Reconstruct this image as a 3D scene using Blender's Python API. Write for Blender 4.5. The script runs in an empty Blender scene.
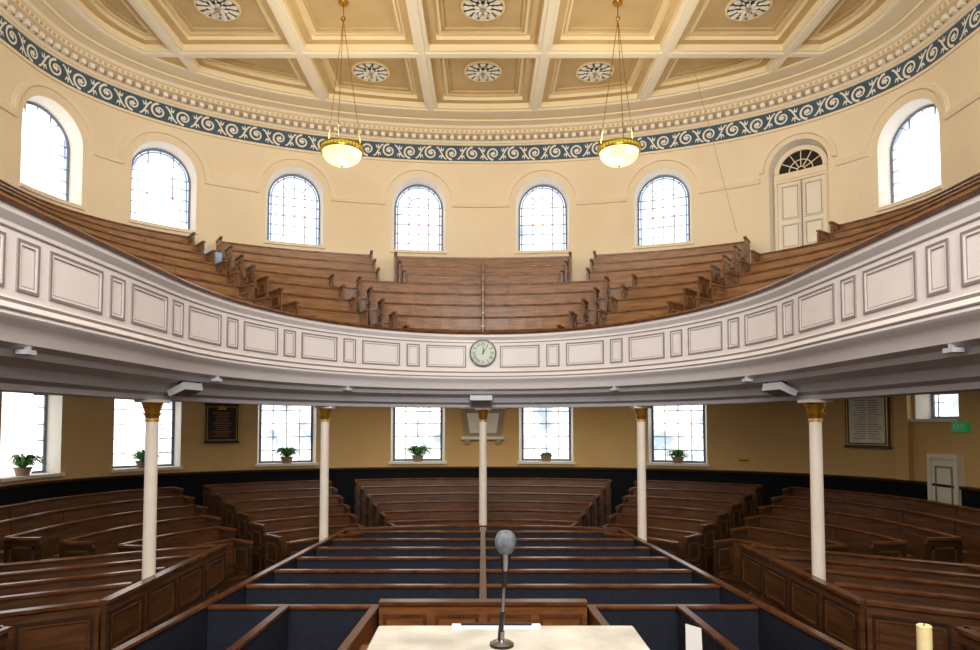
import bpy, math, random
from mathutils import Vector
random.seed(7)
CH=3.3; FPX=653.0; CX=483.0; HY=422.0
S=bpy.context.scene
pi=math.pi

# ---------------- materials ----------------
def lin(c):
    return tuple(((v/255)/12.92 if v/255<=0.04045 else (((v/255)+0.055)/1.055)**2.4) for v in c)+(1,)
def mat(name,c,rough=.6,c2=None,scale=3.0,stretch=(1,1,1),metal=0,bump=0,emit=None,es=0,spec=.5,detail=4):
    m=bpy.data.materials.new(name); m.use_nodes=True
    nt=m.node_tree; b=nt.nodes['Principled BSDF']
    b.inputs['Roughness'].default_value=rough; b.inputs['Metallic'].default_value=metal
    b.inputs['Specular IOR Level'].default_value=spec
    b.inputs['Base Color'].default_value=lin(c)
    if c2 or bump:
        tc=nt.nodes.new('ShaderNodeTexCoord'); mp=nt.nodes.new('ShaderNodeMapping')
        mp.inputs['Scale'].default_value=stretch
        nz=nt.nodes.new('ShaderNodeTexNoise'); nz.inputs['Scale'].default_value=scale; nz.inputs['Detail'].default_value=detail
        nt.links.new(tc.outputs['Object'],mp.inputs['Vector']); nt.links.new(mp.outputs['Vector'],nz.inputs['Vector'])
        if c2:
            r=nt.nodes.new('ShaderNodeValToRGB'); r.color_ramp.elements[0].position=.32; r.color_ramp.elements[1].position=.68
            r.color_ramp.elements[0].color=lin(c); r.color_ramp.elements[1].color=lin(c2)
            nt.links.new(nz.outputs['Fac'],r.inputs['Fac']); nt.links.new(r.outputs['Color'],b.inputs['Base Color'])
        if bump:
            bp=nt.nodes.new('ShaderNodeBump'); bp.inputs['Strength'].default_value=bump; bp.inputs['Distance'].default_value=.02
            nt.links.new(nz.outputs['Fac'],bp.inputs['Height']); nt.links.new(bp.outputs['Normal'],b.inputs['Normal'])
    if emit:
        b.inputs['Emission Color'].default_value=lin(emit); b.inputs['Emission Strength'].default_value=es
    return m
M={}
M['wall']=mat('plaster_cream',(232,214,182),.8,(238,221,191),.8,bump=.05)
M['wall_low']=mat('plaster_ochre',(210,172,112),.75,(218,182,124),.8,bump=.05)  # wall under the gallery: ochre cast of the light put into the colour
M['trimcream']=mat('plaster_trim',(236,220,190),.7)
M['reveal']=mat('reveal_white',(232,226,216),.7)
M['ceil']=mat('ceiling_plaster',(236,222,194),.8,(240,228,202),.6)
M['rib']=mat('ceiling_rib_white',(244,235,214),.8)
M['coffer']=mat('coffer_tan',(198,170,122),.8,(212,186,138),1.2)
M['coffer2']=mat('coffer_step_yellow',(238,220,178),.8)
M['slate']=mat('frieze_slate_blue',(56,82,98),.7,(70,94,110),3)
M['scroll']=mat('frieze_scroll_cream',(236,230,214),.7)
M['fascia']=mat('gallery_paint_white',(232,226,226),.45,(238,233,233),1.0)
M['fline']=mat('gallery_moulding_grey',(138,128,128),.5)
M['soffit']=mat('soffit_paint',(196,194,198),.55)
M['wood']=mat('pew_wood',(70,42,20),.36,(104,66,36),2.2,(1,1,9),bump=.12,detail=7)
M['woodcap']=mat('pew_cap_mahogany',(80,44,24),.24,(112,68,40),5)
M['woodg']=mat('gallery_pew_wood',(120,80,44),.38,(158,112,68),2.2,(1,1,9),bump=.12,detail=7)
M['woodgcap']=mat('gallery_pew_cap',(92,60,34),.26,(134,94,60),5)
M['woodd']=mat('pew_panel_dark',(44,27,16),.4,(66,42,25),3,(1,1,8))
M['woodm']=mat('stewards_pew_wood',(110,66,32),.35,(142,90,50),3,(1,1,8),bump=.1)
M['navy']=mat('navy_upholstery',(14,19,34),.75,(23,29,48),12)
M['navyw']=mat('navy_wainscot',(8,10,16),.8,(12,14,22),4,spec=.2)
M['carpet']=mat('floor_carpet',(38,23,17),.9,(50,32,24),20,bump=.1)
M['gfloor']=mat('gallery_floor_boards',(62,42,27),.6,(80,54,34),6)
M['column']=mat('column_cream',(240,228,214),.4,(246,236,222),2)
M['gold']=mat('gilding',(205,155,55),.35,metal=.8)
M['brass']=mat('brass',(190,150,70),.3,metal=1)
M['chrome']=mat('chrome',(150,150,155),.25,metal=1)
M['black']=mat('black_paint',(18,18,20),.4)
M['micgrey']=mat('mic_foam',(112,118,126),.7,(80,86,92),90)
M['marble']=mat('lectern_marble',(206,202,192),.4,(160,157,148),9,detail=10)
M['paper']=mat('paper',(238,238,232),.8)
M['red']=mat('red_cover',(170,20,36),.6)
M['leaf']=mat('leaf_green',(50,112,44),.5,(96,156,66),9)
M['pot']=mat('terracotta_pot',(150,126,104),.7)
M['stone']=mat('memorial_stone',(244,238,226),.6,(228,220,206),5)
M['stoned']=mat('memorial_stone_grey',(150,136,120),.6,(168,152,134),5)
M['slateb']=mat('memorial_slate',(30,26,26),.35,(42,36,34),6)
M['engr']=mat('engraving',(96,84,70),.7)
M['green']=mat('exit_green',(20,130,70),.5,emit=(20,130,70),es=.4)
M['yellow']=mat('notice_yellow',(214,176,40),.6)
M['doorw']=mat('door_paint',(236,229,212),.5)
M['darkglass']=mat('dark_glass',(30,32,36),.1)
M['frame']=mat('window_frame_grey',(112,122,138),.6)
M['clockface']=mat('clock_face',(206,220,206),.5)
M['wax']=mat('candle_wax',(244,226,170),.5)
M['fixture']=mat('fixture_white',(196,198,204),.4)
M['bluebd']=mat('notice_pale_blue',(150,180,215),.6)
def emis(name,c,st,c2=None,scale=1.2,p0=.4,p1=.6):
    m=bpy.data.materials.new(name); m.use_nodes=True; nt=m.node_tree; nt.nodes.clear()
    o=nt.nodes.new('ShaderNodeOutputMaterial'); e=nt.nodes.new('ShaderNodeEmission')
    e.inputs['Color'].default_value=lin(c); e.inputs['Strength'].default_value=st
    if c2:
        tc=nt.nodes.new('ShaderNodeTexCoord'); nz=nt.nodes.new('ShaderNodeTexNoise'); nz.inputs['Scale'].default_value=scale; nz.inputs['Detail'].default_value=6
        r=nt.nodes.new('ShaderNodeValToRGB'); r.color_ramp.elements[0].position=p0; r.color_ramp.elements[1].position=p1
        r.color_ramp.elements[0].color=lin(c); r.color_ramp.elements[1].color=lin(c2)
        nt.links.new(tc.outputs['Object'],nz.inputs['Vector']); nt.links.new(nz.outputs['Fac'],r.inputs['Fac']); nt.links.new(r.outputs['Color'],e.inputs['Color'])
    nt.links.new(e.outputs[0],o.inputs[0]); return m
M['glass']=emis('daylit_obscured_glass',(158,172,200),2.5,(255,253,248),1.5,.28,.5)
M['glasslow']=emis('daylit_lower_glass',(150,162,172),2.3,(255,253,248),2.0,.34,.52)
M['glassfar']=emis('daylit_tall_glass',(225,235,250),4.5,(255,252,246),1.0)  # emissive panes for the added windows behind the camera
M['glassb']=emis('daylit_blue_glass',(150,175,220),1.15)
M['glassa']=emis('daylit_amber_glass',(225,190,130),1.1)
M['glassp']=emis('daylit_pink_glass',(205,150,160),1.1)
M['bowl']=emis('lamp_bowl_glass',(255,248,205),1.6,(250,236,150),3)
M['bowlrim']=emis('lamp_bowl_rim_glass',(214,198,66),1.0)

# ---------------- mesh builder ----------------
class MB:
    def __init__(s): s.v=[];s.f=[];s.m=[];s.mats=[]
    def mi(s,k):
        if k not in s.mats: s.mats.append(k)
        return s.mats.index(k)
    def add(s,vs,fs,k):
        b=len(s.v); s.v+= [tuple(x) for x in vs]; i=s.mi(k)
        for f in fs: s.f.append(tuple(b+j for j in f)); s.m.append(i)
    def quad(s,a,b,c,d,k): s.add([a,b,c,d],[(0,1,2,3)],k)
    def box(s,c,d,size,k):
        dx,dy=d; nx,ny=-dy,dx; lx,ly,lz=size[0]/2,size[1]/2,size[2]
        vs=[]
        for z in (0,lz):
            for a,b in((-lx,-ly),(lx,-ly),(lx,ly),(-lx,ly)):
                vs.append((c[0]+a*dx+b*nx,c[1]+a*dy+b*ny,c[2]+z))
        s.add(vs,[(0,3,2,1),(4,5,6,7),(0,1,5,4),(1,2,6,5),(2,3,7,6),(3,0,4,7)],k)
    def lathe(s,c,prof,k,n=24,a0=0,a1=2*pi,ks=None):
        full=abs(a1-a0-2*pi)<1e-6; N=n if full else n+1
        vs=[]
        for r,z in prof:
            for i in range(N):
                a=a0+(a1-a0)*i/n; vs.append((c[0]+r*math.cos(a),c[1]+r*math.sin(a),c[2]+z))
        for j in range(len(prof)-1):
            fs=[]
            for i in range(n):
                i2=(i+1)%N
                fs.append((j*N+i,j*N+i2,(j+1)*N+i2,(j+1)*N+i))
            if j==0: base=len(s.v); s.v+=vs
            kk=ks[j] if ks else k; ii=s.mi(kk)
            for f in fs: s.f.append(tuple(base+q for q in f)); s.m.append(ii)
    def cyl(s,p,q,r,k,n=8,r2=None):
        p=Vector(p);q=Vector(q);d=(q-p).normalized(); r2=r if r2 is None else r2
        u=d.orthogonal().normalized(); w=d.cross(u)
        vs=[]
        for c,rr in((p,r),(q,r2)):
            for i in range(n):
                a=2*pi*i/n; vs.append(tuple(c+u*rr*math.cos(a)+w*rr*math.sin(a)))
        fs=[(i,(i+1)%n,n+(i+1)%n,n+i) for i in range(n)]+[tuple(range(n))[::-1],tuple(range(n,2*n))]
        s.add(vs,fs,k)
    def sphere(s,c,r,k,n=12,sz=1):
        prof=[(max(1e-4,r*math.sin(pi*i/n)),-r*sz*math.cos(pi*i/n)) for i in range(n+1)]
        s.lathe(c,prof,k,n=2*n)
    def obj(s,name,smooth=False,parent=None,bevel=0):
        me=bpy.data.meshes.new(name); me.from_pydata(s.v,[],s.f)
        for k in s.mats: me.materials.append(M[k])
        me.polygons.foreach_set('material_index',s.m)
        me.polygons.foreach_set('use_smooth',[smooth]*len(s.f)); me.update()
        o=bpy.data.objects.new(name,me); S.collection.objects.link(o)
        if smooth:
            md=o.modifiers.new('es','EDGE_SPLIT'); md.split_angle=math.radians(35)
        if parent: o.parent=parent
        return o

class Path:
    def __init__(s,pts):
        s.p=pts; s.c=[0]
        for a,b in zip(pts,pts[1:]): s.c.append(s.c[-1]+math.hypot(b[0]-a[0],b[1]-a[1]))
        s.L=s.c[-1]; s.t=[]
        n=len(pts)
        for i in range(n):
            a=pts[max(0,i-1)]; b=pts[min(n-1,i+1)]
            l=math.hypot(b[0]-a[0],b[1]-a[1]); s.t.append(((b[0]-a[0])/l,(b[1]-a[1])/l))
    def at(s,d):
        import bisect
        d=min(max(d,0),s.L); i=min(max(bisect.bisect_right(s.c,d)-1,0),len(s.p)-2)
        f=(d-s.c[i])/(s.c[i+1]-s.c[i]); a=s.p[i];b=s.p[i+1];ta=s.t[i];tb=s.t[i+1]
        tx=ta[0]*(1-f)+tb[0]*f; ty=ta[1]*(1-f)+tb[1]*f; l=math.hypot(tx,ty)
        return a[0]*(1-f)+b[0]*f,a[1]*(1-f)+b[1]*f,tx/l,ty/l
    def m(s,d,o,z):
        x,y,tx,ty=s.at(d); return (x+ty*o,y-tx*o,z)
    def sidx(s,i):
        j=min(int(i),len(s.p)-2); return s.c[j]+(i-j)*(s.c[j+1]-s.c[j])
    def px(s,px):
        k=(px-CX)/FPX; best=None
        n=3000
        for i in range(n+1):
            d=s.L*i/n; x,y,_,_=s.at(d)
            if y<3: continue
            e=abs(x/y-k)
            if best is None or e<best[0]: best=(e,d)
        return best[1]
def ns(P,a,b,res=.35):
    return max(1,int(math.ceil((b-a)/res)))
def sweep(mb,P,a,b,poly,k,res=.35,caps=True,closed=True,ks=None):
    n=ns(P,a,b,res); m=len(poly); vs=[]
    for i in range(n+1):
        d=a+(b-a)*i/n
        for o,z in poly: vs.append(P.m(d,o,z))
    base=len(mb.v); mb.v+=vs
    mm=m if closed else m-1
    for i in range(n):
        for j in range(mm):
            j2=(j+1)%m
            mb.f.append((base+i*m+j,base+i*m+j2,base+(i+1)*m+j2,base+(i+1)*m+j)); mb.m.append(mb.mi(ks[j] if ks else k))
    if caps and closed:
        mb.f.append(tuple(base+j for j in range(m))); mb.m.append(mb.mi(k))
        mb.f.append(tuple(base+n*m+j for j in range(m))[::-1]); mb.m.append(mb.mi(k))
def pbox(mb,P,a,b,o0,o1,z0,z1,k,res=.35):
    sweep(mb,P,a,b,[(o0,z0),(o1,z0),(o1,z1),(o0,z1)],k,res)
def pframe(mb,P,a,b,z0,z1,w,o0,o1,k,res=.35):
    pbox(mb,P,a,b,o0,o1,z0,z0+w,k,res); pbox(mb,P,a,b,o0,o1,z1-w,z1,k,res)
    pbox(mb,P,a,a+w,o0,o1,z0+w,z1-w,k,res); pbox(mb,P,b-w,b,o0,o1,z0+w,z1-w,k,res)
def parch(mb,P,sc,zc,r0,r1,o0,o1,k,n=20,a0=0,a1=pi):
    vs=[]
    for i in range(n+1):
        a=a0+(a1-a0)*i/n; c,q=math.cos(a),math.sin(a)
        for r,o in((r0,o0),(r0,o1),(r1,o1),(r1,o0)): vs.append(P.m(sc+r*c,o,zc+r*q))
    fs=[]
    for i in range(n):
        for j in range(4):
            j2=(j+1)%4; fs.append((i*4+j,i*4+j2,(i+1)*4+j2,(i+1)*4+j))
    mb.add(vs,fs,k)
def pbar(mb,P,s0,z0,s1,z1,w,o0,o1,k):
    l=math.hypot(s1-s0,z1-z0); nx,nz=-(z1-z0)/l*w/2,(s1-s0)/l*w/2
    vs=[]
    for o in(o0,o1):
        for s_,z_ in((s0+nx,z0+nz),(s1+nx,z1+nz),(s1-nx,z1-nz),(s0-nx,z0-nz)): vs.append(P.m(s_,o,z_))
    mb.add(vs,[(0,1,2,3),(7,6,5,4),(0,4,5,1),(1,5,6,2),(2,6,7,3),(3,7,4,0)],k)

# ---------------- plan curves ----------------
YB=-2.5; NS=14; NE=96
def upath(a,b,c):
    p=[(-a,YB+(c-YB)*i/NS) for i in range(NS)]
    for i in range(NE+1):
        u=pi-pi*i/NE; p.append((a*math.cos(u),c+b*math.sin(u)))
    p+=[(a,c-(c-YB)*(i+1)/NS) for i in range(NS)]
    return p
Fp=upath(3.85,5.0,8.0); Wp=upath(9.5,5.4,13.2)
F=Path(Fp); W=Path(Wp)
def lerpP(v): return Path([(a[0]*(1-v)+b[0]*v,a[1]*(1-v)+b[1]*v) for a,b in zip(Fp,Wp)])
def phi(P,deg): return P.sidx(NS+(deg+90)/180*NE)

# ---------------- openings ----------------
ZC=11.3
ops=[]
up_px=[43,160,293,418,543,665,918]
for p in up_px: ops.append(dict(s=W.px(p),h=.76,z0=CH+4.9,z1=CH+6.27,arch=True,kind='up'))
for d in (1.2,5.2,9.2):  # unseen upper side windows, added to bring in light
    for sd in (-1,1):
        s_=d-YB if sd<0 else W.L-(d-YB)
        ops.append(dict(s=s_,h=.76,z0=CH+4.9,z1=CH+6.27,arch=True,kind='up'))
ops.append(dict(s=W.px(803),h=.70,z0=CH+4.35,z1=CH+6.42,arch=True,kind='updoor'))
lo_px=[30,148,288,418,546,677]
for p in lo_px: ops.append(dict(s=W.px(p),h=.76,z0=2.17,z1=4.0,arch=False,kind='lo'))
ops.append(dict(s=W.px(938),h=.55,z0=3.35,z1=4.0,arch=False,kind='lo'))
for d in (2.5,6.5,10.0):  # unseen lower side windows, also added to bring in light
    for sd in (-1,1):
        s_=d-YB if sd<0 else W.L-(d-YB)
        ops.append(dict(s=s_,h=.7,z0=2.17,z1=4.0,arch=False,kind='lo'))
def top(o,s):
    if not o['arch']: return o['z1']
    return o['z1']+math.sqrt(max(0,o['h']**2-(s-o['s'])**2))
bp={0,W.L}
for i in range(int(W.L/.35)): bp.add(i*.35)
for o in ops:
    n=14
    for i in range(n+1):
        bp.add(o['s']-o['h']*math.cos(pi*i/n))
bp=sorted(bp); bq=[bp[0]]
for x in bp:
    if x-bq[-1]>1e-4: bq.append(x)
mb=MB()
ZT=11.9
for a,b in zip(bq,bq[1:]):
    mid=(a+b)/2
    cuts=[]
    for o in ops:
        if abs(mid-o['s'])<o['h']: cuts.append((o['z0'],o['z0'],top(o,a),top(o,b)))
    cuts.sort()
    za,zb=0,0
    segs=[]
    for c in cuts:
        segs.append((za,zb,c[0],c[1])); za,zb=c[2],c[3]
    segs.append((za,zb,ZT,ZT))
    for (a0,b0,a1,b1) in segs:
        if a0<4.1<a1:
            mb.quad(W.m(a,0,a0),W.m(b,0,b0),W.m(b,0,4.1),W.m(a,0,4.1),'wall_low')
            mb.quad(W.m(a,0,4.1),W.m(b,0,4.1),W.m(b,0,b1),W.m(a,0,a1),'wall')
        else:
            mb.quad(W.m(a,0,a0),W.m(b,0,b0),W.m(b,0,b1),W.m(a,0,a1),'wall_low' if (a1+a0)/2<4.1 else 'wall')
mb.obj('wall_back')

# windows
wi=0
for o in ops:
    wi+=1; mb=MB(); s0=o['s'];h=o['h'];z0=o['z0'];z1=o['z1']
    out=[(s0-h,z0),(s0+h,z0)]
    if o['arch']:
        for i in range(21):
            a=pi*i/20; out.append((s0+h*math.cos(a),z1+h*math.sin(a)))
    else: out+=[(s0+h,z1),(s0-h,z1)]
    D=-.40
    sp=.08
    def inn(q):
        cx,cz=s0,(z0+z1)/2
        return (cx+(q[0]-cx)*(1-sp/h), q[1]-(sp if q[1]>z0+.01 else -0.02))
    n=len(out)
    rv='reveal'
    for i in range(n):
        p,q=out[i],out[(i+1)%n]
        if math.hypot(p[0]-q[0],p[1]-q[1])<1e-6: continue
        mb.quad(W.m(p[0],0,p[1]),W.m(q[0],0,q[1]),W.m(inn(q)[0],D,inn(q)[1]),W.m(inn(p)[0],D,inn(p)[1]),rv)
    hi=h-sp
    if o['kind']=='updoor':
        ins=[inn(p) for p in out]
        mb.add([W.m(p[0],D,p[1]) for p in ins],[tuple(range(n))],'doorw')
        D=-.30
        zd=z1-.02
        pbox(mb,W,s0-hi,s0+hi,D-.1,D+.09,zd-.16,zd,'trimcream')
        pframe(mb,W,s0-hi,s0+hi,z0,zd-.16,.07,D-.1,D+.06,'trimcream')
        pbox(mb,W,s0-hi+.07,s0+hi-.07,D-.08,D,z0,zd-.2,'doorw')
        for sd in(-1,1):
            a,b=(s0-hi+.14,s0-.05) if sd<0 else (s0+.05,s0+hi-.14)
            for (u,v) in((.12,.75),(.85,1.75)):
                pframe(mb,W,a,b,z0+u,z0+v,.03,D,D+.03,'trimcream'); pframe(mb,W,a+.04,b-.04,z0+u+.04,z0+v-.04,.012,D,D+.008,'fline')
        pbox(mb,W,s0-.012,s0+.012,D,D+.035,z0,zd-.16,'fline')
        parch(mb,W,s0,z1,0.001,hi-.1,D-.08,D+.02,'darkglass')
        parch(mb,W,s0,z1,hi-.12,hi,D-.08,D+.07,'trimcream')
        for a in (30,60,90,120,150):
            r=math.radians(a); pbar(mb,W,s0+.1*math.cos(r),z1+.1*math.sin(r),s0+(hi-.1)*math.cos(r),z1+(hi-.1)*math.sin(r),.02,D,D+.04,'trimcream')
        parch(mb,W,s0,z1,.26,.28,D,D+.04,'trimcream')
        parch(mb,W,s0,z1,.08,.10,D,D+.04,'trimcream')
        parch(mb,W,s0,z1,h+.12,h+.22,-.01,.07,'trimcream')
        mb.obj('door_1'); continue
    ins=[inn(p) for p in out]
    mb.add([W.m(p[0],D,p[1]) for p in ins],[tuple(range(n))],'glass' if o['arch'] else 'glasslow')
    fo0,fo1=D,D+.05
    if o['arch']:
        parch(mb,W,s0,z1,hi-.05,hi,fo0,fo1,'frame')
        pbox(mb,W,s0-hi,s0-hi+.04,fo0,fo1,z0,z1,'frame'); pbox(mb,W,s0+hi-.04,s0+hi,fo0,fo1,z0,z1,'frame')
        pbox(mb,W,s0-hi,s0+hi,fo0,fo1,z0+.02,z0+.08,'frame')
        bw=.013
        for x in(-.28,.28): 
            zt=z1+math.sqrt(hi*hi-x*x)-.03
            pbox(mb,W,s0+x-bw,s0+x+bw,fo0,fo0+.03,z0,zt,'frame')
        pbox(mb,W,s0-.009,s0+.009,fo0,fo0+.02,z0,z1+.28,'frame')
        for z in(.30,.58,.86,1.14,1.37): pbox(mb,W,s0-hi,s0+hi,fo0,fo0+.03,z0+z-bw*.8,z0+z+bw*.8,'frame')
        parch(mb,W,s0,z1,.27,.29,fo0,fo0+.02,'frame')
        for aa in(45,90,135):
            r=math.radians(aa); pbar(mb,W,s0+.28*math.cos(r),z1+.28*math.sin(r),s0+(hi-.03)*math.cos(r),z1+(hi-.03)*math.sin(r),.02,fo0,fo0+.02,'frame')
        for sd in(-1,1):
            pbox(mb,W,s0+sd*(hi-.08)-.025,s0+sd*(hi-.08)+.025,fo0,fo0+.008,z0+.08,z1,'glassb')
        parch(mb,W,s0,z1,hi-.11,hi-.06,fo0,fo0+.008,'glassb')
        for x,kk in((-.28,'glassp'),(0,'glassa'),(.28,'glassp')):
            # small diamond panes
            for z in(.86,):
                d_=.06; mb.add([W.m(s0+x-d_,fo0+.034,z0+z),W.m(s0+x,fo0+.034,z0+z-d_),W.m(s0+x+d_,fo0+.034,z0+z),W.m(s0+x,fo0+.034,z0+z+d_)],[(0,1,2,3)],kk)
        pbox(mb,W,s0-h-.05,s0+h+.05,-.02,.06,z0-.08,z0,'trimcream')
        parch(mb,W,s0,z1,h+.20,h+.29,-.01,.06,'trimcream'); parch(mb,W,s0,z1,h+.29,h+.33,-.01,.035,'trimcream')
    else:
        pframe(mb,W,s0-hi,s0+hi,z0+.02,z1-.07,.05,fo0,fo1,'frame')
        for x in(-.34,.0,.34): pbox(mb,W,s0+x-.011,s0+x+.011,fo0,fo0+.03,z0,z1-.07,'frame')
        z=z0+.36
        while z<z1-.15: pbox(mb,W,s0-hi,s0+hi,fo0,fo0+.03,z-.012,z+.012,'frame'); z+=.36
        pbox(mb,W,s0-h-.06,s0+h+.06,-.39,.08,z0-.05,z0+.015,'reveal')
    mb.obj('window_%d'%wi)

mb=MB(); ups=sorted([(o['s'],o['h']) for o in ops if o['arch']])
cur=0
for s_,h in ups+[(W.L+2,0)]:
    e=min(s_-h-.20,W.L)
    if e>cur: 
        sweep(mb,W,cur,e,[(0,CH+6.18),(.06,CH+6.18),(.09,CH+6.26),(.06,CH+6.32),(0,CH+6.32)],'trimcream')
    cur=s_+h+.20
mb.obj('trim_1')

mb=MB()
mb.quad((-9.5,YB,0),(9.5,YB,0),(9.5,YB,ZT),(-9.5,YB,ZT),'wall')
mb.obj('wall_front')
mb=MB()
for x in(-2.6,0,2.6):  # glowing windows added behind the camera as a fill source
    mb.quad((x-.9,YB+.03,6),(x+.9,YB+.03,6),(x+.9,YB+.03,10.2),(x-.9,YB+.03,10.2),'glassfar')
    for q in(-.9,-.3,.3,.9): mb.box((x+q,YB+.05,6),(1,0),(.06,.08,4.2),'frame')
    for q in range(6): mb.box((x,YB+.05,6+q*.83),(1,0),(1.86,.08,.06),'frame')
mb.obj('window_%d'%(wi+1))

mb=MB(); mb.quad((-9.6,YB,0),(9.6,YB,0),(9.6,19,0),(-9.6,19,0),'carpet'); mb.obj('floor')

mb=MB(); sweep(mb,W,0,W.L,[(0.005,0),(.09,0),(.09,1.98),(.005,1.98)],'navyw')
sweep(mb,W,0,W.L,[(0.005,1.98),(.13,1.98),(.14,2.03),(.005,2.04)],'woodd')
mb.obj('trim_2')

# frieze + cornice
mb=MB(); sweep(mb,W,0,W.L,[(0.004,10.76),(.05,10.76),(.05,10.82),(.02,10.83),(.02,11.28),(.05,11.29),(.05,11.33),(.004,11.33)],'slate',ks=['trimcream','trimcream','trimcream','slate','trimcream','trimcream','trimcream','trimcream'])
L=.60; nC=int(W.L/L); L=W.L/nC
def ribbon(pts,w0,w1,o):
    vs=[];n=len(pts)
    for i,(x,z) in enumerate(pts):
        a=pts[max(0,i-1)];b=pts[min(n-1,i+1)]; l=math.hypot(b[0]-a[0],b[1]-a[1]) or 1
        nx,nz=-(b[1]-a[1])/l,(b[0]-a[0])/l; w=(w0+(w1-w0)*i/(n-1))/2
        vs+= [W.m(x+nx*w,o,z+nz*w),W.m(x-nx*w,o,z-nz*w)]
    mb.add(vs,[(2*i,2*i+1,2*i+3,2*i+2) for i in range(n-1)],'scroll')
for c in range(nC):
    sc=(c+.5)*L; zc=11.055; fl=1 if c%2 else -1
    pts=[]
    for i in range(23):
        a=i/22*2.6*pi; r=.185*(1-i/22*.68); pts.append((sc+r*math.cos(a+pi*.5),zc+fl*r*math.sin(a+pi*.5)))
    ribbon(pts,.055,.03,.028)
    vs=[W.m(sc,.03,zc)]+[W.m(sc+(.055+.018*math.cos(5*i*2*pi/20))*math.cos(i*2*pi/20),.03,zc+(.055+.018*math.cos(5*i*2*pi/20))*math.sin(i*2*pi/20)) for i in range(20)]
    mb.add(vs,[(0,1+i,1+(i+1)%20) for i in range(20)],'scroll')
    e=sc+L/2
    ribbon([(e-.14+.28*i/8,zc+fl*.17*math.cos(pi*i/8)) for i in range(9)],.04,.04,.029)
    for sg in(-1,1):
        for (dx,dz,an) in((0,.15,70),(-.05,.12,130),(.05,.12,40)):
            x0,zz=e+dx*.5,zc+sg*.06
            ex,ez=e+dx*1.5,zc+sg*(dz+.03)
            ribbon([(x0,zz),((x0+ex)/2,(zz+ez)/2),(ex,ez)],.05,.012,.0285)
mb.obj('trim_3')
mb=MB()
sweep(mb,W,0,W.L,[(.004,11.33),(.07,11.34),(.09,11.38),(.12,11.40),(.12,11.50),(.34,11.51),(.36,11.60),(.42,11.62),(.46,11.68),(.60,11.70),(.66,11.75),(1.1,11.75)],'trimcream',closed=False,res=.3)
s_=.05
while s_<W.L-.1:
    pbox(mb,W,s_,s_+.11,.12,.22,11.40,11.50,'rib',res=1); s_+=.22
sweep(mb,W,0,W.L,[(.105,11.40),(.122,11.40),(.122,11.505),(.105,11.505)],'stoned',res=.3)  # grey band paints the shadow in the gaps between dentils
s_=.1
while s_<W.L-.1:
    pbox(mb,W,s_,s_+.07,.34,.365,11.53,11.585,'coffer',res=1); s_+=.14
sweep(mb,W,0,W.L,[(.62,11.74),(.62,11.70),(.7,11.70),(.72,11.74)],'coffer2',res=.3)
mb.obj('trim_4')

# ---------------- ceiling ----------------
field=[]
n=160
for i in range(n+1):
    d=W.L*i/n; q=W.m(d,1.1,0); field.append((q[0],q[1]))
area=lambda P: sum(P[i][0]*P[(i+1)%len(P)][1]-P[(i+1)%len(P)][0]*P[i][1] for i in range(len(P)))/2
if area(field)<0: field=field[::-1]
def clip(P,nx,ny,c):
    out=[]
    for i in range(len(P)):
        a=P[i];b=P[(i+1)%len(P)]; da=nx*a[0]+ny*a[1]-c; db=nx*b[0]+ny*b[1]-c
        if da>=0: out.append(a)
        if (da>=0)!=(db>=0):
            t=da/(da-db); out.append((a[0]+(b[0]-a[0])*t,a[1]+(b[1]-a[1])*t))
    r=[]
    for p in out:
        if not r or math.hypot(p[0]-r[-1][0],p[1]-r[-1][1])>1e-5: r.append(p)
    if len(r)>1 and math.hypot(r[0][0]-r[-1][0],r[0][1]-r[-1][1])<1e-5: r.pop()
    return r
def inset(P,d):
    Q=P[:]
    for i in range(len(P)):
        a=P[i];b=P[(i+1)%len(P)]; l=math.hypot(b[0]-a[0],b[1]-a[1])
        if l<1e-5: continue
        nx,ny=-(b[1]-a[1])/l,(b[0]-a[0])/l
        Q=clip(Q,nx,ny,nx*a[0]+ny*a[1]+d)
        if len(Q)<3: return []
    return Q
def ray(P,c,a):
    dx,dy=math.cos(a),math.sin(a); best=0
    for i in range(len(P)):
        p=P[i];q=P[(i+1)%len(P)]; ex,ey=q[0]-p[0],q[1]-p[1]; den=dx*ey-dy*ex
        if abs(den)<1e-9: continue
        t=((p[0]-c[0])*ey-(p[1]-c[1])*ex)/den; u=((p[0]-c[0])*dy-(p[1]-c[1])*dx)/den
        if t>0 and -1e-6<=u<=1+1e-6: best=max(best,t)
    return (c[0]+dx*best,c[1]+dy*best)
xb=[-9,-7.0,-4.2,-1.4,1.4,4.2,7.0,9]; yb=[18,14.72,12.1,9.48,6.86,4.24,1.62,-1.0,-3]
mb=MB()
LV=[.07,.16,.34,.42,.48,.56]
ZB=[11.75,11.78,11.92,12.03,11.99,12.03,12.08]
KF=['rib','rib','coffer','coffer2','coffer2','coffer','coffer']
KV=['coffer2','coffer2','coffer2','coffer2','coffer','coffer']
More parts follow.
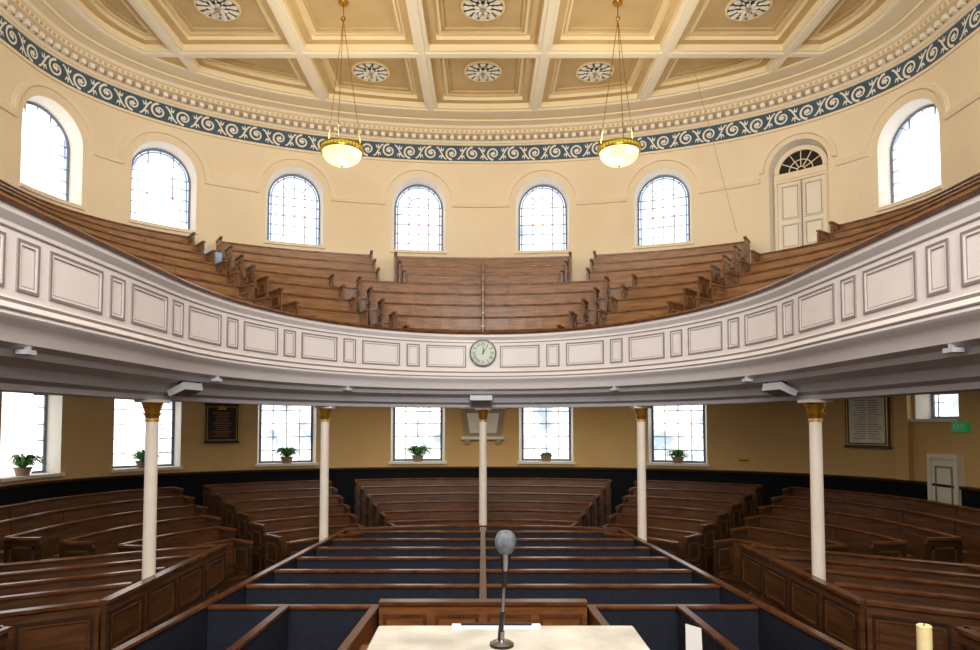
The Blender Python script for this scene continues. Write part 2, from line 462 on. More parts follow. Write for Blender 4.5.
for xi in range(7):
    for yi in range(8):
        P=field[:]
        P=clip(P,1,0,xb[xi]);P=clip(P,-1,0,-xb[xi+1]) if len(P)>2 else P
        P=clip(P,0,1,yb[yi+1]) if len(P)>2 else P; P=clip(P,0,-1,-yb[yi]) if len(P)>2 else P
        if len(P)<3 or area(P)<.05: continue
        lv=[P]
        for d in LV:
            Q=inset(P,d)
            if len(Q)<3 or area(Q)<.05: break
            lv.append(Q)
        if len(lv)==1:
            mb.add([(p[0],p[1],11.75) for p in P],[tuple(range(len(P)))],'rib'); continue
        Q=lv[-1]; c=(sum(p[0] for p in Q)/len(Q),sum(p[1] for p in Q)/len(Q))
        an=sorted(set(round(math.atan2(p[1]-c[1],p[0]-c[0]),5) for l_ in lv for p in l_))
        rings=[[ray(l_,c,a) for a in an] for l_ in lv]
        m=len(an)
        for i in range(len(rings)-1):
            A=[(p[0],p[1],ZB[i]) for p in rings[i]]; B=[(p[0],p[1],ZB[i]) for p in rings[i+1]]
            mb.add(A+B,[(j,(j+1)%m,m+(j+1)%m,m+j) for j in range(m)],KF[i])
            C=[(p[0],p[1],ZB[i+1]) for p in rings[i+1]]
            mb.add(B+C,[(j,(j+1)%m,m+(j+1)%m,m+j) for j in range(m)],KV[i])
        mb.add([(p[0],p[1],ZB[len(rings)-1]) for p in rings[-1]],[tuple(range(m))],'coffer')
mb.quad((-9.6,YB,12.3),(9.6,YB,12.3),(9.6,19,12.3),(-9.6,19,12.3),'ceil')
mb.obj('ceiling')

def rosette(x,y,z):
    mb=MB()
    mb.lathe((x,y,z),[(.47,.03),(.47,-.02),(.44,-.035),(.42,-.02),(.001,-.02)],'coffer2',n=32,ks=['coffer2','coffer2','coffer2','slate'])
    def petal(r0,r1,w,n,zo,off,k):
        for i in range(n):
            a=2*pi*(i+off)/n; ca,sa=math.cos(a),math.sin(a); vs=[]
            pr=[(r0,w*.35,0),(r0+(r1-r0)*.35,w*.8,.03),(r0+(r1-r0)*.75,w,.04),(r1,w*.35,.015)]
            for r,ww,h in pr:
                for sgn,hh in((-1,0),(0,h),(1,0)):
                    vs.append((x+ca*r-sa*sgn*ww,y+sa*r+ca*sgn*ww,z-zo-hh))
            fs=[]
            for j in range(3):
                for q in range(2): fs.append((j*3+q,j*3+q+1,j*3+q+4,j*3+q+3))
            mb.add(vs,fs,k)
    petal(.24,.43,.075,12,.03,0,'scroll'); petal(.19,.30,.022,12,.05,.5,'scroll'); petal(.05,.21,.05,8,.06,.5,'scroll')
    mb.sphere((x,y,z-.08),.05,'stoned',8)
    mb.obj('ceiling_rosette')
for (x,y) in [(0,15.95),(-2.8,15.95),(2.8,15.95),(0,13.4),(-5.6,13.4),(5.6,13.4),(0,10.8),(-2.8,8.2),(2.8,8.2)]:
    rosette(x,y,12.05)

# ---------------- gallery ----------------
mb=MB(); z=lambda r: CH+r
prof=[(-.12,z(1.02)),(-.12,z(1.74)),(.06,z(1.74)),(.06,z(1.69)),(.03,z(1.66)),(.0,z(1.63)),(0,z(1.02)),(.03,z(1.0)),(.03,z(.97)),(.07,z(.93)),(.09,z(.86)),(.07,z(.83)),(.02,z(.80)),(-.02,z(.74)),(-.05,z(.66)),(-.16,z(.62)),(-.2,z(.56)),(-.42,z(.50)),(-.48,z(.40)),(-.58,z(.36)),(-.60,z(.30)),(-.95,z(.30)),(-.95,z(.8))]
kk=['fascia']*len(prof); kk[0]='woodg'
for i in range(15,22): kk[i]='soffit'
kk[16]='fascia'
kk[7]='fline'
sweep(mb,F,0,F.L,prof,'fascia',ks=kk,closed=False,res=.22)
pbox(mb,F,0,F.L,.0,.012,z(1.575),z(1.59),'fline',res=.22)
pbox(mb,F,0,F.L,.065,.098,z(.895),z(.91),'fline',res=.22)
sweep(mb,F,0,F.L,[(-.17,z(1.74)),(.09,z(1.74)),(.10,z(1.77)),(.07,z(1.80)),(-.15,z(1.80)),(-.18,z(1.77))],'woodcap',res=.22)
sc=F.L/2
def panel(a,b):
    pframe(mb,F,a,b,z(1.08),z(1.52),.024,0,.016,'fline',res=.2)
    pframe(mb,F,a+.024,b-.024,z(1.104),z(1.496),.022,0,.012,'fascia',res=.2)
    pframe(mb,F,a+.046,b-.046,z(1.126),z(1.474),.008,0,.008,'fline',res=.2)
for sd in(-1,1):
    q=.34
    while q<F.L/2-1.5:
        a,b=q,q+.80
        panel(*( (sc+a,sc+b) if sd>0 else (sc-b,sc-a)))
        a=q+.80+.14;b=a+.27
        panel(*( (sc+a,sc+b) if sd>0 else (sc-b,sc-a)))
        q+=.80+.14+.27+.14
mb.obj('gallery_front',smooth=True)

mb=MB()
for i in range(len(Fp)-1):
    a=F.m(F.c[i],-.93,z(.8)); b=F.m(F.c[i+1],-.93,z(.8)); c=(Wp[i+1][0],Wp[i+1][1],z(.8)); d=(Wp[i][0],Wp[i][1],z(.8))
    mb.quad(a,b,c,d,'soffit')
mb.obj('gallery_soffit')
NR=8
vg=[(1.0+.62*k)/5.5 for k in range(NR)]
zg=[z(1.05)+.385*k for k in range(NR)]
mb=MB()
prev=lerpP(.02)
for k in range(NR+1):
    cu=lerpP(vg[k]) if k<NR else lerpP(1.0)
    zz=zg[k] if k<NR else zg[-1]
    for i in range(len(Fp)-1):
        a,b=prev.p[i],prev.p[i+1];c,d=cu.p[i+1],cu.p[i]
        mb.quad((*a,zz),(*b,zz),(*c,zz),(*d,zz),'gfloor')
        if k<NR-1: mb.quad((*d,zz),(*c,zz),(*c,zg[k+1]),(*d,zg[k+1]),'gfloor')
    prev=cu
mb.obj('gallery_floor')

# ---------------- pews ----------------
def pew(name,P,a,b,z0,h,wood,cap,seatk,pitch,ends=(1,1),seat=True,res=.5,ledge=True,doors=True,back=None,endm='woodd'):
    if b-a<.5: return None
    mb=MB(); bk=back or wood
    sweep(mb,P,a,b,[(-.05,z0),(.03,z0),(-.005,z0+h-.03),(-.05,z0+h-.03)],wood,res,ks=[wood,bk,wood,wood])
    sweep(mb,P,a,b,[(-.075,z0+h-.03),(.025,z0+h-.03),(.03,z0+h-.005),(.015,z0+h+.01),(-.065,z0+h+.01),(-.08,z0+h-.005)],cap,res)
    if back is None:
        n=max(1,int((b-a)/1.1))
        for i in range(1,n):
            d=a+(b-a)*i/n; sweep(mb,P,d-.03,d+.03,[(.03,z0+.45),(.04,z0+.45),(.008,z0+h-.04),(-.004,z0+h-.04)],wood,res)
    if ledge: sweep(mb,P,a,b,[(-.05,z0+h-.26),(-.05,z0+h-.235),(-.17,z0+h-.225),(-.17,z0+h-.25)],wood,res)
    if seat:
        sweep(mb,P,a,b,[(.02,z0+.38),(.38,z0+.40),(.38,z0+.45),(.02,z0+.43)],seatk,res)
        sweep(mb,P,a,b,[(.30,z0),(.32,z0),(.32,z0+.395),(.30,z0+.395)],wood,res)
    for e,fl in zip((a,b),ends):
        if not fl: continue
        e0,e1=(e-.02,e+.02)
        f=pitch-.10
        poly=[(-.05,z0),(f,z0),(f,z0+h-.1),(f-.04,z0+h-.04),(-.05,z0+h-.04)]
        sweep(mb,P,e0,e1,poly,endm,res)
        sweep(mb,P,e0-.02,e1+.02,[(-.05,z0+h-.04),(f,z0+h-.04),(f,z0+h-.0),(-.05,z0+h-.0)],cap,res)
        for (u0,u1) in ((.10,.50),(.56,h-.14)):
            o0,o1=.04,f-.08
            for (x0,x1) in ((e0-.01,e0),(e1,e1+.01)):
                for q in ([(o0,z0+u0),(o1,z0+u0),(o1,z0+u0+.035),(o0,z0+u0+.035)],[(o0,z0+u1-.035),(o1,z0+u1-.035),(o1,z0+u1),(o0,z0+u1)],[(o0,z0+u0),(o0+.035,z0+u0),(o0+.035,z0+u1),(o0,z0+u1)],[(o1-.035,z0+u0),(o1,z0+u0),(o1,z0+u1),(o1-.035,z0+u1)]):
                    sweep(mb,P,x0,x1,q,wood,res)
    return mb.obj(name)
for k in range(NR):
    P=lerpP(vg[k])
    a1=[24.5,25.2,26,26.8,27.5,17.5,17.5,17.5][k]
    cuts=[-50,-a1,a1,50]
    spans=[]; aw=.34
    lastend=.1
    for c in cuts:
        sC=phi(P,c); spans.append((lastend,sC-aw)); lastend=sC+aw
        if c==50 and k>=6: lastend=phi(P,65)
    spans.append((lastend,P.L-.1))
    for (a,b) in spans:
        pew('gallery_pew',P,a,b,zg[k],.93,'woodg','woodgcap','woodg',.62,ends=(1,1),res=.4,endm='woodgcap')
# partition dividing the centre block of the lower gallery rows
for k in range(7):
    P=lerpP(vg[k]); c=P.L/2; 
    mb=MB(); pbox(mb,P,c-.02,c+.02,.035,.50,zg[k]+.0,zg[k]+.92,'woodg'); pbox(mb,P,c-.035,c+.035,.03,.52,zg[k]+.92,zg[k]+.955,'woodgcap'); mb.obj('pew_divider')
# ground back rows
vb=[(1.55+.60*k)/5.5 for k in range(6)]; zb=[.08+.13*k for k in range(6)]
mb=MB()
prev=lerpP(vb[0]-.12)
for k in range(7):
    cu=lerpP(vb[k]) if k<6 else lerpP(1.0); zz=zb[min(k,5)]
    for i in range(NS+6,len(Fp)-1-NS-6):
        a,b=prev.p[i],prev.p[i+1];c,d=cu.p[i+1],cu.p[i]
        mb.quad((*a,zz),(*b,zz),(*c,zz),(*d,zz),'carpet')
        zprev=0 if k==0 else zb[min(k-1,5)]
        mb.quad((*a,zprev),(*b,zprev),(*b,zz),(*a,zz),'woodd')
    prev=cu
mb.obj('floor_rake')
def limit_left(P):
    for i in range(2000):
        d=P.L*i/2000; x,y,_,_=P.at(d)
        if y>11.9+.6*(x+4.3): return d
CA=25.5
for k in range(6):
    P=lerpP(vb[k]); l=limit_left(P)
    aw=.34
    A=phi(P,-CA);B=phi(P,CA);A2=phi(P,-54);B2=phi(P,54)
    for (a,b) in((l,A2-aw),(A2+aw,A-aw),(A+aw,B-aw),(B+aw,B2-aw),(B2+aw,P.L-l)):
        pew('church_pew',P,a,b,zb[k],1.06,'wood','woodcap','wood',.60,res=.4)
P=lerpP(vb[0]-.13)
l=limit_left(P)
for (a,b) in((l,phi(P,-54)-.38),(phi(P,-54)+.38,phi(P,-CA-2)-.3),(phi(P,CA+2)+.3,phi(P,54)-.38),(phi(P,54)+.38,P.L-l)):
    if b-a<.4: continue
    mb=MB(); pbox(mb,P,a,b,-.02,.03,0,1.06,'woodd'); pbox(mb,P,a,b,-.05,.06,1.06,1.10,'woodcap')
    n=max(1,int((b-a)/.7))
    for i in range(n):
        q0=a+(b-a)*i/n+.05;q1=a+(b-a)*(i+1)/n-.05
        pframe(mb,P,q0,q1,.15,.92,.04,.03,.045,'wood')
    mb.obj('pew_front_partition')

# side blocks
SL=.6; HT=1.28
def panelled(P,b,hh,faces,n):
    pbox(mb,P,0,b,-.025,.025,0,hh-.04,'wood',1); pbox(mb,P,0,b,-.06,.06,hh-.04,hh,'woodcap',1)
    pbox(mb,P,0,b,-.04,.04,.0,.1,'woodd',1)
    for i in range(n):
        q0=b*i/n+.05;q1=b*(i+1)/n-.05
        for o0,o1 in faces:
            pframe(mb,P,q0,q1,.14,.56,.035,o0,o1,'woodd',1); pframe(mb,P,q0,q1,.64,hh-.14,.035,o0,o1,'woodd',1)
            pframe(mb,P,q0+.06,q1-.06,.20,.50,.012,o0,o1,'woodcap',1); pframe(mb,P,q0+.06,q1-.06,.70,hh-.20,.012,o0,o1,'woodcap',1)
for sd in(-1,1):
    rows=[(4.75,6.55),(4.35,7.5),(4.35,8.35),(4.35,9.2),(4.35,10.05),(4.35,10.9)]
    for j,(xi_,Dk) in enumerate(rows):
        xo=9.3
        pin=(sd*xi_,Dk); pout=(sd*xo,Dk-SL*(xo-xi_))
        P=Path([pout,pin] if sd<0 else [pin,pout])
        if j in(0,1):
            mb=MB(); panelled(P,P.L,HT,((.025,.04),),int(P.L/.75)); mb.obj('pew_front_partition')
        else:
            a0,b0=(0,P.L-.08) if sd<0 else (.08,P.L)
            pew('church_pew',P,a0,b0,.14,HT-.15,'wood','woodcap','wood',.72,ends=(0,0),res=1)
    P=Path([(sd*4.30,7.5),(sd*4.30,10.95)])
    mb=MB(); panelled(P,P.L,HT,((-.04,-.025),(.025,.04)),4); mb.obj('pew_side_partition')
    P=Path([(sd*4.72,4.6),(sd*4.72,6.55)])
    mb=MB(); panelled(P,P.L,HT,((-.04,-.025),(.025,.04)),2); mb.obj('pew_side_partition')
    P=Path([(sd*6.9,5.97),(sd*6.9,9.37)])
    mb=MB(); panelled(P,P.L,HT-.01,((-.04,-.025),(.025,.04)),4); mb.obj('pew_divider')
    mb=MB(); 
    pts=[(4.35,10.9+.1),(4.35,7.5),(9.3,4.5),(9.3,8.0)]
    vs=[(sd*x,y,zz) for zz in(0.01,.14) for x,y in pts]
    mb.add(vs,[(0,1,2,3),(4,5,6,7),(0,1,5,4),(1,2,6,5),(2,3,7,6),(3,0,4,7)],'carpet'); mb.obj('floor_platform')

# central block
def hw(D): return 3.5-(D-6.3)*.1
Ds=[7.95,8.95,9.85,10.75,11.6,12.45,13.3]
for D in Ds:
    for sd in(-1,1):
        w=hw(D)-.03
        P=Path([(-w,D),(-.03,D)] if sd<0 else [(.03,D),(w,D)])
        pew('upholstered_pew',P,0,P.L,.005,1.08,'navy','woodcap','navy',.85,ends=(0,0),res=2,ledge=False,back='navy')
def part(p,q,h,k,nm,kc='woodcap'):
    P=Path([p,q]); 
    pbox(mb,P,0,P.L,-.02,.02,0,h,k,5); 
    sweep(mb,P,0,P.L,[(-.05,h),(.05,h),(.045,h+.03),(-.045,h+.03)],kc,5)
mb=MB(); part((0,8.0),(0,13.6),1.09,'navy',''); mb.obj('pew_divider')
for sd in(-1,1):
    mb=MB(); part((sd*hw(4.5),4.5),(sd*hw(13.4),13.4),1.10,'navy',''); mb.obj('pew_divider')
    mb=MB(); part((sd*1.40,5.3),(sd*1.28,7.9),1.09,'woodm',''); mb.obj('pew_divider')
    mb=MB(); part((sd*2.46,5.3),(sd*2.35,7.9),1.09,'navy',''); mb.obj('pew_divider')
pp=[(-2.8+5.6*i/16,13.42+.4*math.cos((i/16-.5)*pi)) for i in range(17)]
P=Path(pp); mb=MB(); pbox(mb,P,0,P.L,-.02,.02,0,1.1,'woodd'); pbox(mb,P,0,P.L,-.06,.05,1.1,1.14,'woodcap'); mb.obj('pew_rear_partition')
mb=MB()
P=Path([(-1.22,7.78),(1.22,7.78)])
pbox(mb,P,0,P.L,-.05,.02,0,1.16,'woodm',3); pbox(mb,P,0,P.L,-.09,.06,1.16,1.2,'woodcap',3)
for i in range(4): pframe(mb,P,P.L*i/4+.05,P.L*(i+1)/4-.05,.5,1.05,.04,.02,.035,'woodcap',3)
pbox(mb,P,0,P.L,.02,.5,.42,.47,'woodm',3); pbox(mb,P,0,P.L,.4,.42,0,.42,'woodm',3)
P=Path([(-1.24,6.55),(1.24,6.55)])
pbox(mb,P,0,P.L,-.03,.03,0,.98,'woodm',3); pbox(mb,P,0,P.L,-.25,.06,.98,1.02,'woodm',3)
mb.obj('stewards_pew')
for sd in(-1,1):
    for (a,b) in((1.45,2.38),(2.52,3.45)):
        P=Path([(min(sd*a,sd*b),5.25),(max(sd*a,sd*b),5.25)])
        mb=MB(); pbox(mb,P,0,P.L,-.02,.02,0,1.05,'navy',3); pbox(mb,P,0,P.L,-.05,.05,1.05,1.09,'woodcap',3)
        mb.obj('pew_front_partition')
def book(x,y,z0,ang,k,sx=.15,sy=.22,sz=.03,name='hymn_book'):
    mb=MB(); d=(math.cos(ang),math.sin(ang))
    mb.box((x,y,z0),d,(sx,sy,.004),k); mb.box((x,y,z0+.004),d,(sx-.01,sy-.01,sz-.008),'paper'); mb.box((x,y,z0+sz-.004),d,(sx,sy,.004),k)
    mb.box((x-d[0]*sx/2,y-d[1]*sx/2,z0),d,(.006,sy,sz),k); mb.obj(name)
book(3.0,7.75,.455,.3,'red'); book(2.7,7.76,.455,-.2,'red'); book(-1.95,7.72,.455,.1,'black',.3,.2,.06); book(2.0,7.74,.455,.2,'black')
# order-of-service sheet on a slim stand
mb=MB(); mb.lathe((2.10,6.6,0),[(.001,0),(.14,0),(.14,.02),(.02,.05),(.012,.1),(.012,1.0)],'black',n=12)
a_=Vector((2.03,6.64,.93)); mb.add([(2.02,6.60,.95),(2.17,6.55,.95),(2.18,6.62,1.24),(2.04,6.67,1.27),(2.02,6.61,.95),(2.17,6.56,.95),(2.18,6.63,1.24),(2.04,6.68,1.27)],[(0,1,2,3),(7,6,5,4),(0,4,5,1),(1,5,6,2),(2,6,7,3),(3,7,4,0)],'paper')
mb.obj('leaflet_stand')

# ---------------- columns ----------------
for (x,y) in [(-4.43,8.75),(-3.01,12.45),(0,13.85),(3.01,12.45),(4.45,8.75)]:
    mb=MB(); c=(x,y,0)
    mb.lathe(c,[(.001,0),(.13,0),(.13,.1),(.11,.14),(.095,.18),(.086,.3),(.078,3.30),(.09,3.31),(.09,3.335),(.075,3.345),(.085,3.40),(.105,3.46),(.11,3.48),(.13,3.54),(.14,3.56),(.001,3.56)],'column',n=20,
        ks=['column']*7+['gold','column','gold','gold','gold','gold','gold','gold'])
    for r_,z_,n_,off in((.085,3.33,8,0),(.10,3.42,8,.5)):
        for i in range(n_):
            a=2*pi*(i+off)/n_; ca,sa=math.cos(a),math.sin(a)
            vs=[]
            for rr,zz,w in((r_-.01,0,.02),(r_,.05,.03),(r_+.03,.09,.022),(r_+.045,.075,.006)):
                vs+=[(x+ca*rr-sa*w,y+sa*rr+ca*w,z_+zz),(x+ca*rr+sa*w,y+sa*rr-ca*w,z_+zz)]
            mb.add(vs,[(2*j,2*j+1,2*j+3,2*j+2) for j in range(3)],'gold')
    mb.box((x,y,3.56),(1,0),(.32,.32,.04),'column')
    mb.obj('column',smooth=True)

# ---------------- clock ----------------
mb=MB()
cz=CH+1.37
def disc(r,y0,y1,k,n=40):
    vs=[(0,y1,cz)]+[(r*math.cos(2*pi*i/n),y1,cz+r*math.sin(2*pi*i/n)) for i in range(n)]+[(r*math.cos(2*pi*i/n),y0,cz+r*math.sin(2*pi*i/n)) for i in range(n)]
    fs=[(0,1+i,1+(i+1)%n) for i in range(n)]+[(1+i,n+1+i,n+1+(i+1)%n,1+(i+1)%n) for i in range(n)]
    mb.add(vs,fs,k)
disc(.27,13,12.93,'black'); disc(.24,12.94,12.925,'clockface')
for i in range(60):
    a=2*pi*i/60; r0,r1,w=(.215,.23,.003)
    if i%5==0: r0,w=.205,.007
    ca,sa=math.sin(a),math.cos(a)
    mb.add([(ca*r0-sa*w,12.922,cz+sa*r0+ca*w),(ca*r1-sa*w,12.922,cz+sa*r1+ca*w),(ca*r1+sa*w,12.922,cz+sa*r1-ca*w),(ca*r0+sa*w,12.922,cz+sa*r0-ca*w)],[(0,1,2,3)],'black')
for a,l,w in((math.radians(2),.13,.014),(math.radians(32),.19,.010)):
    ca,sa=math.sin(a),math.cos(a); r0=-.03
    mb.add([(ca*r0-sa*w,12.918,cz+sa*r0+ca*w),(ca*l-sa*w*.4,12.918,cz+sa*l+ca*w*.4),(ca*l+sa*w*.4,12.918,cz+sa*l-ca*w*.4),(ca*r0+sa*w,12.918,cz+sa*r0-ca*w)],[(0,1,2,3)],'black')
clock=mb.obj('wall_clock')
def text(body,loc,size,k,rot,parent=None,name='lettering',ext=.002):
    cu=bpy.data.curves.new(name,'FONT'); cu.body=body; cu.size=size; cu.align_x='CENTER'; cu.align_y='CENTER'; cu.extrude=ext
    o=bpy.data.objects.new(name,cu); S.collection.objects.link(o); o.location=loc; o.rotation_euler=rot; cu.materials.append(M[k])
    if parent: o.parent=parent
    return o
for i,t in enumerate(['XII','I','II','III','IIII','V','VI','VII','VIII','IX','X','XI']):
    a=2*pi*i/12; text(t,(.172*math.sin(a),12.921,cz+.172*math.cos(a)),.078,'black',(pi/2,a,0),clock,'numeral_%d'%(i+1),.003)

# ---------------- soffit fixtures ----------------
for px_ in(206,481,759):
    s_=F.px(px_); mb=MB(); hw_=.21
    sweep(mb,F,s_-hw_,s_+hw_,[(-.20,z(.54)),(-.18,z(.44)),(-.40,z(.345)),(-.44,z(.42))],'fixture')
    sweep(mb,F,s_-hw_+.03,s_+hw_-.03,[(-.20,z(.45)),(-.19,z(.435)),(-.38,z(.352)),(-.39,z(.365))],'fline')
    for q in(-.16,.16): sweep(mb,F,s_+q-.015,s_+q+.015,[(-.22,z(.60)),(-.2,z(.54)),(-.3,z(.5)),(-.3,z(.56))],'black')
    mb.obj('loudspeaker')
for px_ in(35,222,350,612,742,945):
    s_=F.px(px_); mb=MB()
    pbox(mb,F,s_-.06,s_+.06,-.14,-.04,z(.58),z(.62),'fixture'); pbox(mb,F,s_-.02,s_+.02,-.10,-.06,z(.61),z(.67),'fixture')
    mb.obj('spotlight_fixture')

# ---------------- pendants ----------------
for x in(-2.92,2.82):
    y=13.3; zb_=CH+5.46
    mb=MB(); c=(x,y,zb_)
    R=.42
    prof=[(.001,-.16)]+[(R*.96*math.sin(a),-.16+(1-math.cos(a))*.28) for a in [pi/2*i/9 for i in range(1,10)]]
    prof+= [(R,.13),(R*1.03,.14),(R*1.03,.21),(R*.97,.22),(R*.97,.15)]
    n_=len(prof)-1
    ks=['bowl']*9+['brass','bowlrim','bowlrim','brass','brass']
    mb.lathe(c,prof,'bowl',n=36,ks=ks[:n_])
    for i in range(36):
        a=2*pi*i/36; mb.cyl((x+R*1.045*math.cos(a),y+R*1.045*math.sin(a),zb_+.13),(x+R*1.045*math.cos(a),y+R*1.045*math.sin(a),zb_+.22),.008,'brass',5)
    mb.lathe(c,[(R*1.06,.21),(R*1.06,.24),(R*.98,.24),(R*.98,.21)],'brass',n=36)
    mb.lathe(c,[(R*1.05,.12),(R*1.06,.15),(R*.98,.15)],'brass',n=36)
    mb.sphere((x,y,zb_-.17),.025,'brass',6)
    for i in range(3):
        a=2*pi*i/3+pi/6; mb.cyl((x+R*math.cos(a),y+R*math.sin(a),zb_+.23),(x,y,CH+8.4),.008,'brass',5)
    mb.sphere((x,y,CH+8.42),.05,'brass',6); mb.cyl((x,y,CH+8.42),(x,y,12.08),.012,'brass',6)
    mb.lathe((x,y,12.03),[(.001,0),(.09,0),(.11,.05)],'brass',n=16)
    mb.obj('pendant_lamp',smooth=True)
mb=MB(); q=W.m(W.px(742),.3,CH+4.9); mb.cyl((5.0,15.3,12.0),q,.005,'stoned',5); mb.obj('hanging_wire')

# ---------------- plaques, signs ----------------
def tablet(px_,zc,w,h,kf,kp,name,ped=True,lk='gold',edge=None):
    s_=W.px(px_); mb=MB()
    pbox(mb,W,s_-w/2,s_+w/2,.005,.05,zc-h/2,zc+h/2,kf)
    pbox(mb,W,s_-w/2+.09,s_+w/2-.09,.05,.065,zc-h/2+.12,zc+h/2-.2,kp)
    if edge: pframe(mb,W,s_-w/2+.03,s_+w/2-.03,zc-h/2+.07,zc+h/2-.1,.02,.05,.06,edge)
    pbox(mb,W,s_-w/2-.04,s_+w/2+.04,.005,.09,zc+h/2-.06,zc+h/2,kf)
    pbox(mb,W,s_-w/2-.03,s_+w/2+.03,.005,.08,zc-h/2,zc-h/2+.05,kf)
    if ped: parch(mb,W,s_,zc+h/2-.19,.001,.11,.05,.07,'gold',n=10)
    r=random.Random(px_)
    zz=zc+h/2-.27
    while zz>zc-h/2+.17:
        l=(w/2-.15)*r.uniform(.6,1); pbox(mb,W,s_-l,s_+l,.065,.067,zz,zz+.012,lk); zz-=.055
    mb.obj(name)
tablet(222,CH-.02,.80,1.05,'slateb','slateb','memorial_tablet',edge='gold')
tablet(868,CH+.08,.98,1.36,'slateb','stone','memorial_tablet',lk='engr',edge='gold')
mb=MB(); s_=W.px(483); zc=CH-.05
def ppoly(pts,o0,o1,k):
    n=len(pts); vs=[W.m(s_+a,o0,b) for a,b in pts]+[W.m(s_+a,o1,b) for a,b in pts]
    mb.add(vs,[tuple(range(n,2*n))]+[(i,(i+1)%n,n+(i+1)%n,n+i) for i in range(n)],k)
ppoly([(-.50,zc-.36),(.50,zc-.36),(.60,zc+.42),(-.60,zc+.42)],.005,.06,'stoned')
ppoly([(-.38,zc-.26),(.38,zc-.26),(.46,zc+.30),(-.46,zc+.30)],.06,.075,'stone')
ppoly([(-.66,zc+.42),(.66,zc+.42),(.66,zc+.49),(-.66,zc+.49)],.005,.12,'stone')
ppoly([(-.60,zc+.49),(.60,zc+.49),(0,zc+.78)],.005,.08,'stoned')
ppoly([(-.62,zc-.44),(.62,zc-.44),(.60,zc-.36),(-.60,zc-.36)],.005,.11,'stone')
for q in(-.45,.45): ppoly([(q-.06,zc-.56),(q+.06,zc-.56),(q+.09,zc-.44),(q-.09,zc-.44)],.005,.09,'stoned')
zz=zc+.22
while zz>zc-.2: ppoly([(-.32,zz),(.32,zz),(.32,zz+.012),(-.32,zz+.012)],.075,.077,'engr'); zz-=.06
mb.obj('memorial_tablet')
s_=W.px(743); mb=MB(); pbox(mb,W,s_-.16,s_+.16,.005,.02,CH-1.07,CH-.92,'yellow'); pbox(mb,W,s_-.12,s_+.12,.02,.022,CH-1.01,CH-.98,'black'); mb.obj('notice_sign')
s_=W.px(962); mb=MB(); pbox(mb,W,s_-.2,s_+.2,.02,.07,CH-.2,CH+.0,'green'); pbox(mb,W,s_-.03,s_+.03,.0,.02,CH-.12,CH-.08,'fixture')
es=mb.obj('exit_sign'); x,y,tx,ty=W.at(s_); n_=W.m(s_,.075,CH-.1)
text('EXIT',n_,.15,'paper',(pi/2,0,math.atan2(ty,tx)),es,'lettering')
s_=W.px(948); mb=MB()
pbox(mb,W,s_-.42,s_+.42,.0,.12,0,2.65,'doorw'); pframe(mb,W,s_-.42,s_+.42,0,2.65,.10,.12,.16,'reveal')
for u,v in((.2,1.0),(1.1,2.4)): pframe(mb,W,s_-.24,s_+.24,u,v,.03,.12,.14,'fline')
mb.cyl(W.m(s_-.26,.12,1.05),W.m(s_-.26,.18,1.05),.025,'brass',8)
mb.obj('door_2')
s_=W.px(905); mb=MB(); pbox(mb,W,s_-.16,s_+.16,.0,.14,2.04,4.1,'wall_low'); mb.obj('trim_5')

# ---------------- plants ----------------
def plant(px_,sc_=1.0):
    s_=W.px(px_); x,y,_=W.m(s_,-.13,0); z0=2.185
    mb=MB(); mb.lathe((x,y,z0),[(.001,0),(.12,0),(.16,.14),(.175,.14),(.175,.17),(.15,.17),(.14,.13),(.001,.13)],'pot',n=16)
    r=random.Random(px_*3)
    for i in range(110):
        a=r.uniform(0,2*pi); l=r.uniform(.25,.5)*sc_; up=r.uniform(.12,.32)*sc_; ca,sa=math.cos(a),math.sin(a)
        vs=[];N=5
        for j in range(N+1):
            t=j/N; rr=l*t; zz=z0+.14+up*math.sin(t*2.4)-.07*t; w=.026*math.sin(pi*min(1,t*.85+.12))
            px0=x+ca*rr;py0=y+sa*rr*.4
            vs+=[(px0-sa*w,py0+ca*w,zz),(px0+sa*w,py0-ca*w,zz)]
        mb.add(vs,[(2*j,2*j+1,2*j+3,2*j+2) for j in range(N)],'leaf')
    mb.obj('potted_fern')
for p,q in((30,1.15),(146,1.1),(288,1.05),(418,1.1),(546,.5),(677,.85)): plant(p,q)

# ---------------- pulpit, lectern, mic ----------------
zt=CH-.465; LX=.052
mb=MB()
mb.box((LX,1.22,zt-.025),(1,0),(.585,.60,.025),'marble')
mb.box((LX,1.22,zt-.06),(1,0),(.55,.56,.035),'woodm')
mb.box((LX,1.22,zt-.30),(1,0),(.46,.46,.24),'woodm')
lt=mb.obj('lectern')
md=lt.modifiers.new('b','BEVEL'); md.width=.006; md.segments=2
mb=MB()
mb.box((0,.55,0),(1,0),(1.5,1.9,1.7),'wood')
mb.box((0,1.46,1.7),(1,0),(1.5,.08,.78),'wood'); mb.box((0,1.46,2.48),(1,0),(1.56,.14,.05),'woodcap')
for sx in(-.71,.71):
    mb.box((sx,.55,1.7),(1,0),(.08,1.75,.78),'wood'); mb.box((sx,.55,2.48),(1,0),(.14,1.8,.05),'woodcap')
for i in range(3):
    x0=-.7+.47*i
    mb.box((x0+.235,1.505,.3),(1,0),(.36,.02,1.2),'woodd')
mb.box((LX,1.2,1.7),(1,0),(.3,.3,zt-.30-1.7),'wood')
mb.obj('pulpit')
mb=MB(); mx=.047; my=1.38
mb.lathe((mx-.008,my,zt),[(.001,0),(.025,0),(.025,.006),(.02,.009),(.006,.013),(.006,.03)],'chrome',n=20,ks=['black','black','chrome','chrome','chrome'])
mb.cyl((mx-.012,my,zt+.01),(mx-.006,my,zt+.07),.0055,'black',8); mb.cyl((mx-.008,my,zt+.01),(mx-.003,my,zt+.135),.0038,'chrome',8)
mb.cyl((mx-.003,my,zt+.12),(mx,my,zt+.155),.0055,'black',10,.007)
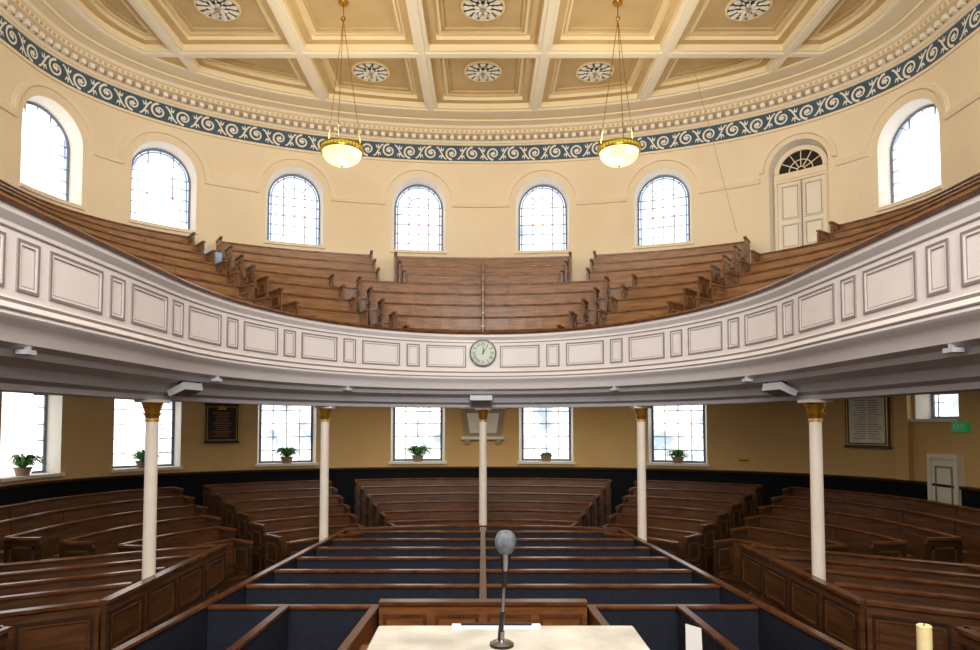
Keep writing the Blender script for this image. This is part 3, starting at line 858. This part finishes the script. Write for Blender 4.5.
mb.cyl((mx,my,zt+.155),(mx,my,zt+.19),.008,'chrome',12,.012)
mb.lathe((mx,my,zt+.190),[(.001,0),(.012,0),(.018,.008),(.0215,.017),(.0225,.025),(.0215,.033),(.018,.041),(.011,.047),(.001,.049)],'micgrey',n=22)
mb.obj('microphone',smooth=True)
mb=MB(); mb.box((.03,1.50,zt),(1,0),(.2,.02,.006),'paper'); mb.box((.03,1.50,zt+.006),(1,0),(.16,.010,.004),'black'); mb.obj('pen_tray')

mb=MB(); cx_,cy_=2.33,3.5; 
mb.lathe((cx_,cy_,0),[(.001,0),(.18,0),(.18,.03),(.05,.08),(.025,.15),(.022,.8),(.045,.84),(.022,.88),(.02,1.85),(.05,1.9),(.09,1.93),(.09,1.95),(.001,1.95)],'brass',n=20)
mb.lathe((cx_,cy_,1.95),[(.036,0),(.036,.275),(.03,.28),(.001,.272)],'wax',n=18)
mb.cyl((cx_,cy_,2.22),(cx_,cy_,2.25),.003,'black',5)
mb.obj('candle_stand',smooth=True)
for px_ in(208,217):
    P=lerpP(vg[5]); s_=P.px(px_); mb=MB(); pbox(mb,P,s_-.1,s_+.1,-.16,-.15,zg[5]+.66,zg[5]+1.06,'bluebd'); mb.obj('notice_board')

# ---------------- lights ----------------
def areal(name,loc,rot,sx,sy,e,c=(1,1,1)):
    l=bpy.data.lights.new(name,'AREA'); l.shape='RECTANGLE'; l.size=sx; l.size_y=sy; l.energy=e; l.color=c
    o=bpy.data.objects.new(name,l); S.collection.objects.link(o); o.location=loc; o.rotation_euler=rot
areal('daylight_front_windows',(0,YB+.3,8.2),(math.radians(80),0,0),7,4,1080,(1,.985,.97))  # added fill from behind the camera, standing in for daylight
areal('uplight_front',(0,-1.5,5.5),(math.radians(150),0,0),6,2,620,(1,.96,.90))  # added fill aimed up at the ceiling; no lamp stands there
for sd in(-1,1):
    areal('gallery_soffit_strip',(sd*6.6,9.5,4.0),(0,0,0),1.2,7,60,(1,.88,.68))  # broad lights added below the soffit in place of the small spots
areal('gallery_soffit_strip',(0,16.2,4.0),(0,0,0),8,1.2,80,(1,.88,.68))
for x in(-2.92,2.82):
    l=bpy.data.lights.new('pendant_bulb','POINT'); l.energy=150; l.color=(1,.88,.66); l.shadow_soft_size=.25
    o=bpy.data.objects.new('pendant_bulb',l); S.collection.objects.link(o); o.location=(x,13.3,CH+5.95)
w=bpy.data.worlds.new('w'); S.world=w; w.use_nodes=True; w.node_tree.nodes['Background'].inputs[0].default_value=(.8,.9,1,1); w.node_tree.nodes['Background'].inputs[1].default_value=.5
S.view_settings.view_transform='Standard'; S.view_settings.look='None'; S.view_settings.exposure=.08

# ---------------- camera ----------------
cd=bpy.data.cameras.new('cam'); cd.sensor_width=36; cd.lens=FPX/980*36; cd.clip_start=.05; cd.clip_end=200
pitch=2.5; cd.shift_y=(HY-325-FPX*math.tan(math.radians(pitch)))/980; cd.shift_x=(490-CX)/980
co=bpy.data.objects.new('cam',cd); S.collection.objects.link(co); co.location=(0,0,CH); co.rotation_euler=(math.radians(90+pitch),0,0)
S.camera=co
